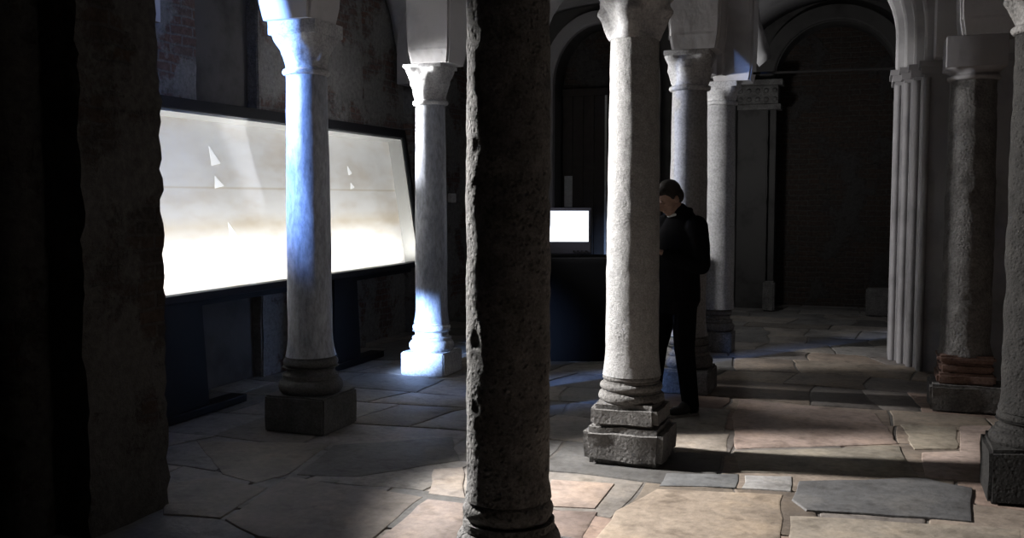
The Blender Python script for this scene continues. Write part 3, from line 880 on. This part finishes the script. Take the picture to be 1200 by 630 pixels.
# the print is written flat in its own coordinates so its weave follows the cloth
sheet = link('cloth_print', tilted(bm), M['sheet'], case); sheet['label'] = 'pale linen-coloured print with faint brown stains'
bm = bmesh.new()
box(bm, CL-0.03, CL+0.004, 0.012, D-0.004, ZB+0.001, ZT-0.001); box(bm, 0.036, CL-0.03, 0.012, D-0.004, ZT-0.02, ZT-0.001)
box(bm, 0.036, CL-0.03, 0.04, D-0.004, ZB+0.001, ZB+0.012)
link('lining', tilted(bm), M['reveal'], case)
bm = bmesh.new(); box(bm, 0.036, CL+0.004, 0.0, 0.006, ZB, ZT); link('glass', tilted(bm), M['glass'], case)
# white triangular patches on the print
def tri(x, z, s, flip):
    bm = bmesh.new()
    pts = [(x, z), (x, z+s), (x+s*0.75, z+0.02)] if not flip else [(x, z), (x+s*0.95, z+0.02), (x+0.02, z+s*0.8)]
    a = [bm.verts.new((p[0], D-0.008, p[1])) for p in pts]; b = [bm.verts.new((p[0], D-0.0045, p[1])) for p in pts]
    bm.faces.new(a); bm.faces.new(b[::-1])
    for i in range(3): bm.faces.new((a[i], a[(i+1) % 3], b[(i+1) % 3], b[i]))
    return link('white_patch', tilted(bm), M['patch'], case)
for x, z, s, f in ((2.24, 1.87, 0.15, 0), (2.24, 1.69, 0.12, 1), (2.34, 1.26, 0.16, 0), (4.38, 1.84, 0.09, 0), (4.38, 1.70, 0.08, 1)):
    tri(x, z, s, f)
# legs: tall black tapering plates with long feet
for u in (5.76, 8.05):
    x = u-CU0
    bm = bmesh.new()
    pts = [(-0.34, 0.02), (0.19, 0.02), (0.12, 0.86), (-0.30, 0.86)]       # tapering plate seen along the case
    a = [bm.verts.new((x+p[0], 0.0, p[1])) for p in pts]; b = [bm.verts.new((x+p[0], 0.06, p[1])) for p in pts]
    bm.faces.new(a); bm.faces.new(b[::-1])
    for i in range(4): bm.faces.new((a[i], a[(i+1) % 4], b[(i+1) % 4], b[i]))
    bmesh.ops.bevel(bm, geom=bm.edges[:], offset=0.006, segments=2, affect='EDGES')
    leg = link('leg', bm, M['black'], case)
    bm = bmesh.new(); box(bm, x-0.36, x+0.60, -0.03, 0.12, 0.012, 0.07, 0.008)
    link('foot', bm, M['black'], leg)
bm = bmesh.new(); box(bm, 0.3, CL-0.2, 0.02, 0.06, 0.80, 0.845, 0.006); link('rail', bm, M['black'], case)

# ------------------------------------------------------------------ monitor and its stand
MU, MV = 9.42, -2.76
stand = thing('monitor_stand', 'waist-high black cloth-covered stand under the glowing monitor', 'stand', W(MV, MU), -AX+R(18))
bm = bmesh.new()
ring_n = 64; rows = []
for z, k in ((0.0, 1.03), (0.25, 1.015), (0.6, 1.005), (0.95, 1.0), (0.985, 0.995), (1.0, 0.97)):
    row = []
    for i in range(ring_n):
        t = i/ring_n*4; s = int(t); f = t-s
        hx, hy = 0.46*k, 0.36*k
        c = [(-hx,-hy), (hx,-hy), (hx,hy), (-hx,hy)]
        x = c[s][0] + (c[(s+1) % 4][0]-c[s][0])*f; y = c[s][1] + (c[(s+1) % 4][1]-c[s][1])*f
        w = math.sin(i*2.4)*0.012*(1-z)
        row.append(bm.verts.new((x*(1+w), y*(1+w), z)))
    rows.append(row)
for A, B in zip(rows, rows[1:]):
    for i in range(ring_n): bm.faces.new((A[i], A[(i+1) % ring_n], B[(i+1) % ring_n], B[i]))
bm.faces.new(rows[0][::-1]); bm.faces.new(rows[-1])
link('drape', bm, M['cloth'], stand, 40)
mon = thing('monitor', 'black box monitor with a glowing blue-white screen on the dark stand', 'monitor', W(MV-0.10, MU-0.01, 1.0), -AX+R(18))
bm = bmesh.new()
w, h = 0.255, 0.455
# bezel with tapering tube housing behind
box(bm, -w, w, -0.20, -0.12, 0.03, 0.03+h, 0.012)
r0 = [bm.verts.new(p) for p in ((-w+.02,-.12,.05), (w-.02,-.12,.05), (w-.02,-.12,.45), (-w+.02,-.12,.45))]
r1 = [bm.verts.new(p) for p in ((-.17,.22,.09), (.17,.22,.09), (.17,.22,.36), (-.17,.22,.36))]
for i in range(4): bm.faces.new((r0[i], r0[(i+1) % 4], r1[(i+1) % 4], r1[i]))
bm.faces.new(r0[::-1]); bm.faces.new(r1)
link('housing', bm, M['bezel'], mon)
bm = bmesh.new()
N = 10; g = []
for i in range(N+1):
    row = []
    for j in range(N+1):
        x = -0.225 + 0.45*i/N; z = 0.155 + 0.30*j/N
        bul = 0.014*(1-(2*i/N-1)**2)*(1-(2*j/N-1)**2)
        row.append(bm.verts.new((x, -0.2035-bul, z)))
    g.append(row)
for i in range(N):
    for j in range(N): bm.faces.new((g[i][j], g[i+1][j], g[i+1][j+1], g[i][j+1]))
scr = link('screen', bm, M['screen'], mon, True)
bm = bmesh.new(); box(bm, -0.16, 0.16, -0.16, 0.12, 0.0, 0.035, 0.008); link('foot', bm, M['bezel'], mon)
for k in range(4):
    bm = bmesh.new(); bmesh.ops.create_cone(bm, cap_ends=True, segments=12, radius1=0.009, radius2=0.008, depth=0.012,
        matrix=Matrix.Translation((0.08+0.04*k, -0.205, 0.062)) @ Matrix.Rotation(PI/2, 4, 'X'))
    link('button', bm, M['black'], mon)

# pale upright panel on the far wall, white box on the left wall
o = link('wall_panel', (lambda b: (box(b, -0.055, 0.055, -0.02, 0.0, 0, 0.42, 0.004), b)[1])(bmesh.new()), M['panel'])
o.location = W(-3.86, 12.86, 1.46); o.rotation_euler = (0, 0, -AX)
tag(o, 'narrow pale upright panel on the dark wall just above the monitor', 'panel')
o = link('wall_box', (lambda b: (box(b, -0.05, 0.0, -0.08, 0.08, 0, 0.12, 0.01), b)[1])(bmesh.new()), M['white'])
o.location = W(-5.08, 11.75, 1.52); o.rotation_euler = (0, 0, -AX)
tag(o, 'small white box on the wall left of the dark foreground column', 'wall box')

# ------------------------------------------------------------------ the man
def capsule_chain(bm, pts, rad, seg=16, cap=True):
    """loft of round sections along a polyline with rounded ends"""
    P = [Vector(p) for p in pts]
    Rr = [r if isinstance(r, tuple) else (r, r) for r in rad]
    rings = []
    def frame(d):
        d = d.normalized(); up = Vector((0, 0, 1)) if abs(d.z) < 0.9 else Vector((0, 1, 0))
        x = up.cross(d).normalized() if abs(d.z) < 0.9 else Vector((1, 0, 0))
        x = (x - d*x.dot(d)).normalized()
        return x, d.cross(x)
    n = len(P)
    for i in range(n):
        d = (P[min(i+1, n-1)] - P[max(i-1, 0)])
        x, y = frame(d)
        d = d.normalized()
        extra = []
        if cap and i == 0: extra = [(-0.9, 0.3), (-0.6, 0.75)]
        for k, s in extra:
            c = P[i] + d*k*min(Rr[i])
            rings.append([c + x*math.cos(2*PI*j/seg)*Rr[i][0]*s + y*math.sin(2*PI*j/seg)*Rr[i][1]*s for j in range(seg)])
        rings.append([P[i] + x*math.cos(2*PI*j/seg)*Rr[i][0] + y*math.sin(2*PI*j/seg)*Rr[i][1] for j in range(seg)])
        if cap and i == n-1:
            for k, s in ((0.6, 0.75), (0.9, 0.3)):
                c = P[i] + d*k*min(Rr[i])
                rings.append([c + x*math.cos(2*PI*j/seg)*Rr[i][0]*s + y*math.sin(2*PI*j/seg)*Rr[i][1]*s for j in range(seg)])
    vr = [[bm.verts.new(p) for p in r] for r in rings]
    for A, B in zip(vr, vr[1:]):
        for j in range(seg): bm.faces.new((A[j], A[(j+1) % seg], B[(j+1) % seg], B[j]))
    bm.faces.new(vr[0][::-1]); bm.faces.new(vr[-1])

def ell(bm, c, r, rot=None):
    m = Matrix.Translation(c) @ (rot or Matrix.Identity(4)) @ Matrix.Diagonal((*r, 1))
    bmesh.ops.create_icosphere(bm, subdivisions=3, radius=1.0, matrix=m)

def fuse(name, bm, mat, parent, voxel=0.008, smooth=4, cut=None):
    """melt overlapping shapes into one continuous skin"""
    bmesh.ops.recalc_face_normals(bm, faces=bm.faces)
    me = bpy.data.meshes.new(name); bm.to_mesh(me); bm.free()
    o = bpy.data.objects.new(name, me); COL.objects.link(o)
    r = o.modifiers.new('r', 'REMESH'); r.mode = 'VOXEL'; r.voxel_size = voxel
    if smooth:
        s = o.modifiers.new('s', 'SMOOTH'); s.iterations = smooth; s.factor = 0.5
    dg = bpy.context.evaluated_depsgraph_get(); dg.update()
    m2 = bpy.data.meshes.new_from_object(o.evaluated_get(dg))
    o.modifiers.clear(); o.data = m2
    m2.materials.clear(); m2.materials.append(mat)
    for p in m2.polygons: p.use_smooth = True
    o.parent = parent
    return o

MAN = Vector((1.20, 7.12, 0))
man = thing('person', 'person in black jacket and trousers looking down at a phone behind the bright column', 'person', MAN, R(117))
# local frame: +y forward, +x to the person's right
HR = Matrix.Rotation(R(-34), 4, 'X')               # bowed head
HC = Vector((0, 0.075, 1.575))
def hp(x, y, z):                                   # point of the head, head upright coordinates about its centre
    return HC + (HR @ Vector((x, y, z)))
hand_l = Vector((-0.045, 0.24, 1.215)); hand_r = Vector((0.06, 0.225, 1.205))
sh_l, sh_r = Vector((-0.185, -0.03, 1.385)), Vector((0.185, -0.03, 1.385))
el_l, el_r = Vector((-0.245, -0.03, 1.10)), Vector((0.245, -0.03, 1.10))
wr_l, wr_r = Vector((-0.085, 0.18, 1.19)), Vector((0.10, 0.165, 1.185))
bm = bmesh.new()
capsule_chain(bm, [(0, 0, 0.90), (0, 0.005, 1.02), (0, -0.02, 1.18), (0, -0.035, 1.32), (0, -0.02, 1.42)],
              [(0.155, 0.105), (0.14, 0.095), (0.15, 0.10), (0.155, 0.105), (0.09, 0.07)])
capsule_chain(bm, [(0, -0.03, 1.38), (0, 0.01, 1.46), hp(0, -0.01, -0.05)], [0.062, 0.055, 0.055])
# head: cranium, face, jaw, nose, lips, brow, ears
ell(bm, hp(0, -0.012, 0.03), (0.074, 0.092, 0.088), HR)
ell(bm, hp(0, 0.022, -0.025), (0.062, 0.070, 0.085), HR)
ell(bm, hp(0, 0.045, -0.080), (0.040, 0.040, 0.034), HR)
capsule_chain(bm, [hp(0, 0.088, 0.018), hp(0, 0.106, -0.018), hp(0, 0.098, -0.030)], [0.010, 0.014, 0.014])
ell(bm, hp(0, 0.086, 0.028), (0.045, 0.010, 0.009), HR)
ell(bm, hp(0, 0.086, -0.052), (0.022, 0.010, 0.006), HR); ell(bm, hp(0, 0.083, -0.064), (0.020, 0.010, 0.007), HR)
for s in (-1, 1):
    ell(bm, hp(s*0.074, -0.008, -0.005), (0.011, 0.020, 0.032), HR)
    ell(bm, hp(s*0.030, 0.082, 0.008), (0.013, 0.009, 0.007), HR)
for sh, elb, wr in ((sh_l, el_l, wr_l), (sh_r, el_r, wr_r)):
    capsule_chain(bm, [sh, (sh+elb)/2, elb], [0.052, 0.046, 0.040]); capsule_chain(bm, [elb, (elb*0.6+wr*0.4), wr], [0.041, 0.038, 0.026])
# legs: one foot a little ahead
hipL, hipR = Vector((-0.09, 0, 0.90)), Vector((0.09, 0, 0.90))
knL, knR = Vector((-0.10, 0.0, 0.50)), Vector((0.105, 0.09, 0.50))
anL, anR = Vector((-0.11, -0.055, 0.09)), Vector((0.12, 0.13, 0.09))
for hpv, kn, an in ((hipL, knL, anL), (hipR, knR, anR)):
    capsule_chain(bm, [hpv, (hpv+kn)/2, kn], [0.085, 0.07, 0.055]); capsule_chain(bm, [kn, kn*0.65+an*0.35, an], [0.054, 0.052, 0.036])
    ell(bm, an + Vector((0, 0.07, -0.045)), (0.038, 0.11, 0.03))
# hands: palms, four fingers and a thumb each, curled round the phone
def hand(c, wr, s):
    d = (c-wr).normalized()
    capsule_chain(bm, [wr, wr*0.5+c*0.5, c + d*0.02], [(0.026, 0.022), (0.036, 0.016), (0.038, 0.013)])
    for k in range(4):
        off = Vector((0, 0, 1))*(0.026 - 0.018*k)
        L = (0.034, 0.038, 0.036, 0.028)[k]
        root = c + d*0.03 + off
        mid = root + d*L*0.8 + Vector((s*0.012, 0, 0))
        tip = mid + Vector((s*L*0.75, d.y*0.012, 0.004))
        capsule_chain(bm, [root, mid, tip], [0.0095, 0.0088, 0.0075], 10)
    r = c - d*0.02 + Vector((s*0.015, 0, 0.022))
    capsule_chain(bm, [r, r + d*0.035 + Vector((s*0.016, 0, 0.022)), r + d*0.06 + Vector((s*0.026, 0, 0.022))], [0.013, 0.011, 0.009], 10)
hand(hand_l, wr_l, 1); hand(hand_r, wr_r, -1)
fuse('body', bm, M['skin'], man, 0.0055, 3)
# hair: close cap with a fringe
bm = bmesh.new()
ell(bm, hp(0, -0.026, 0.046), (0.082, 0.094, 0.088), HR)
ell(bm, hp(0, -0.055, 0.0), (0.078, 0.060, 0.075), HR)
ell(bm, hp(0, 0.030, 0.085), (0.056, 0.046, 0.030), HR)
for s in (-1, 1): ell(bm, hp(s*0.070, -0.005, 0.03), (0.012, 0.028, 0.035), HR)
fuse('hair', bm, M['hair'], man, 0.007, 2)
# jacket
bm = bmesh.new()
capsule_chain(bm, [(0, 0.0, 0.84), (0, 0.0, 0.92), (0, 0.005, 1.04), (0, -0.025, 1.18), (0, -0.045, 1.32), (0, -0.03, 1.42), (0, -0.005, 1.475)],
              [(0.195, 0.155), (0.195, 0.155), (0.19, 0.155), (0.20, 0.165), (0.195, 0.16), (0.14, 0.115), (0.085, 0.08)], 28)
for sh, elb, wr in ((sh_l, el_l, wr_l), (sh_r, el_r, wr_r)):
    capsule_chain(bm, [sh, (sh+elb)/2 + Vector((0, -0.01, 0)), elb], [0.080, 0.070, 0.064]); capsule_chain(bm, [elb, (elb*0.6+wr*0.4), wr*0.92+elb*0.08], [0.064, 0.060, 0.044])
capsule_chain(bm, [(-0.07, 0.0, 1.47), (-0.05, -0.075, 1.49), (0.05, -0.075, 1.49), (0.07, 0.0, 1.47)], [0.022, 0.026, 0.026, 0.022])
jk = fuse('jacket', bm, M['jacket'], man, 0.010, 3)
bm = bmesh.new()
capsule_chain(bm, [(-0.045, 0.055, 1.462), (0, 0.078, 1.452), (0.045, 0.055, 1.462)], [0.010, 0.013, 0.010], 10)
cl = link('collar', bm, M['collar'], man, True); cl['label'] = 'small white collar under the chin'
bm = bmesh.new()
capsule_chain(bm, [(0, 0, 0.82), (0, 0, 0.92), (0, 0, 0.99)], [(0.17, 0.125), (0.17, 0.12), (0.16, 0.11)], 24)
for hpv, kn, an in ((hipL, knL, anL), (hipR, knR, anR)):
    capsule_chain(bm, [hpv, (hpv+kn)/2, kn], [0.100, 0.088, 0.076]); capsule_chain(bm, [kn, kn*0.5+an*0.5, an + Vector((0, 0, -0.02))], [0.075, 0.068, 0.062])
fuse('trousers', bm, M['trousers'], man, 0.010, 3)
for an in (anL, anR):
    bm = bmesh.new()
    ell(bm, an + Vector((0, 0.03, -0.02)), (0.046, 0.075, 0.05)); ell(bm, an + Vector((0, 0.10, -0.046)), (0.048, 0.095, 0.036)); ell(bm, an + Vector((0, -0.02, -0.04)), (0.042, 0.05, 0.045))
    sh = fuse('shoe', bm, M['shoe'], man, 0.008, 2)
    bm = bmesh.new()
    n = 28; lo = []; hi = []
    for i in range(n):
        a = 2*PI*i/n
        x = math.cos(a)*(0.049 if math.sin(a) > -0.2 else 0.043); y = 0.063 + math.sin(a)*0.135
        lo.append(bm.verts.new((an.x+x, an.y+y, 0.004))); hi.append(bm.verts.new((an.x+x, an.y+y, 0.026)))
    for i in range(n): bm.faces.new((lo[i], lo[(i+1) % n], hi[(i+1) % n], hi[i]))
    bm.faces.new(lo[::-1]); bm.faces.new(hi)
    s2 = link('sole', bm, M['sole'], sh, 40)
# phone in the hands
ph = bpy.data.objects.new('phone', None)
bpy.data.objects.remove(ph)
bm = bmesh.new(); box(bm, -0.034, 0.034, -0.005, 0.005, -0.065, 0.065, 0.004)
ph = link('phone', bm, M['black'], smooth=40)
mw = Matrix.Translation(MAN) @ Matrix.Rotation(R(117), 4, 'Z')
ph.matrix_world = mw @ Matrix.Translation((0.008, 0.300, 1.245)) @ Matrix.Rotation(R(-50), 4, 'X')
tag(ph, "small black phone held in the man's hands", 'phone')

# ------------------------------------------------------------------ light
def spot(name, loc, target, watts, size=70, blend=0.6, radius=0.06, col=(1, 1, 1)):
    l = bpy.data.lights.new(name, 'SPOT'); l.energy = watts; l.spot_size = R(size); l.spot_blend = blend
    l.shadow_soft_size = radius; l.color = col
    o = bpy.data.objects.new(name, l); COL.objects.link(o)
    o.location = loc
    o.rotation_euler = (Vector(target)-Vector(loc)).to_track_quat('-Z', 'Y').to_euler()
    return o

# fluorescent tube along the bottom of the case
l = bpy.data.lights.new('case_tube', 'AREA'); l.shape = 'RECTANGLE'; l.size = CL-0.3; l.size_y = 0.05; l.energy = 50; l.color = (1.0, 0.97, 0.93)
o = bpy.data.objects.new('case_tube', l); COL.objects.link(o)
q = tilt_pt(CL/2, 0.035, ZB+0.03)
cm = Matrix.Translation(W(case_v, CU0)) @ Matrix.Rotation(PI/2-AX, 4, 'Z')
o.matrix_world = cm @ Matrix.Translation(q) @ Matrix.Rotation(R(180-20), 4, 'X')

# spotlights on top of the case, turned into the room; side one added
spot('warm_spotlight', W(-4.72, 5.25, 2.75), W(0.6, 4.62, 0.45), 2900, 54, 0.35, 0.12, (1.0, 0.965, 0.93))
LB = (-4.74, 4.38, 2.478)
spot('blue_spotlight', W(*LB), W(-3.60, 5.83, 2.50), 1600, 84, 0.6, 0.012, (0.22, 0.41, 1.0))
spot('middle_spotlight', W(-4.80, 7.75, 2.55), W(-0.6, 9.0, 1.75), 900, 62, 0.4, 0.07, (1.0, 0.98, 0.97))
spot('floor_spotlight', W(-4.28, 6.62, 0.48), W(-3.80, 8.04, 0.34), 1500, 36, 0.9, 0.04, (0.36, 0.55, 1.0))
spot('added_side_spot', W(-4.76, 4.50, 2.60), W(-1.20, 3.585, 1.9), 1900, 34, 0.4, 0.14, (1.0, 0.98, 0.96))  # added to light the front column's left edge; its source is unknown
l = bpy.data.lights.new('far_bay_fill', 'POINT'); l.energy = 26; l.shadow_soft_size = 0.1  # unseen fill added to lift the dark end wall
o = bpy.data.objects.new('far_bay_fill', l); COL.objects.link(o); o.location = W(-1.68, 12.2, 2.3)
# unseen housing and barn doors, added to keep the blue beam on the column
az = math.atan2(1.45, 1.14)                         # beam direction in the crypt frame
sl = thing('spotlight', 'small black spotlight added with barn doors, unseen above the near end of the display case', 'spotlight', W(*LB), az - AX)
bm = bmesh.new(); bmesh.ops.create_cone(bm, cap_ends=True, segments=24, radius1=0.05, radius2=0.06, depth=0.16, matrix=Matrix.Translation((-0.13, 0, 0)) @ Matrix.Rotation(PI/2, 4, 'Y'))
link('housing', bm, M['black'], sl, 40)
for q in (-1, 1):
    bm = bmesh.new(); box(bm, -0.045, 0.36, (0.041 if q > 0 else -0.028)-0.002, (0.041 if q > 0 else -0.028)+0.002, -0.15, 0.26, 0.001, 1)
    link('added_barn_door', bm, M['black'], sl)
bm = bmesh.new(); box(bm, -0.15, -0.11, -0.02, 0.02, -0.163, -0.03, 0.004); link('bracket', bm, M['black'], sl)

w = bpy.data.worlds.new('crypt_air'); sc.world = w; w.use_nodes = True
w.node_tree.nodes['Background'].inputs[0].default_value = (0.5, 0.5, 0.55, 1)
w.node_tree.nodes['Background'].inputs[1].default_value = 0.0

# ------------------------------------------------------------------ camera
cam = bpy.data.cameras.new('camera'); co = bpy.data.objects.new('camera', cam); COL.objects.link(co)
cam.sensor_width = 36.0; cam.lens = 36.0*F/1200.0
co.location = (0, 0, H); co.rotation_euler = (PI/2 - PITCH, 0, 0)
cam.clip_start = 0.05
sc.camera = co
sc.view_settings.view_transform = 'Standard'; sc.view_settings.look = 'None'
sc.view_settings.exposure = 0.0; sc.view_settings.gamma = 1.0
sc.view_settings.use_curve_mapping = False
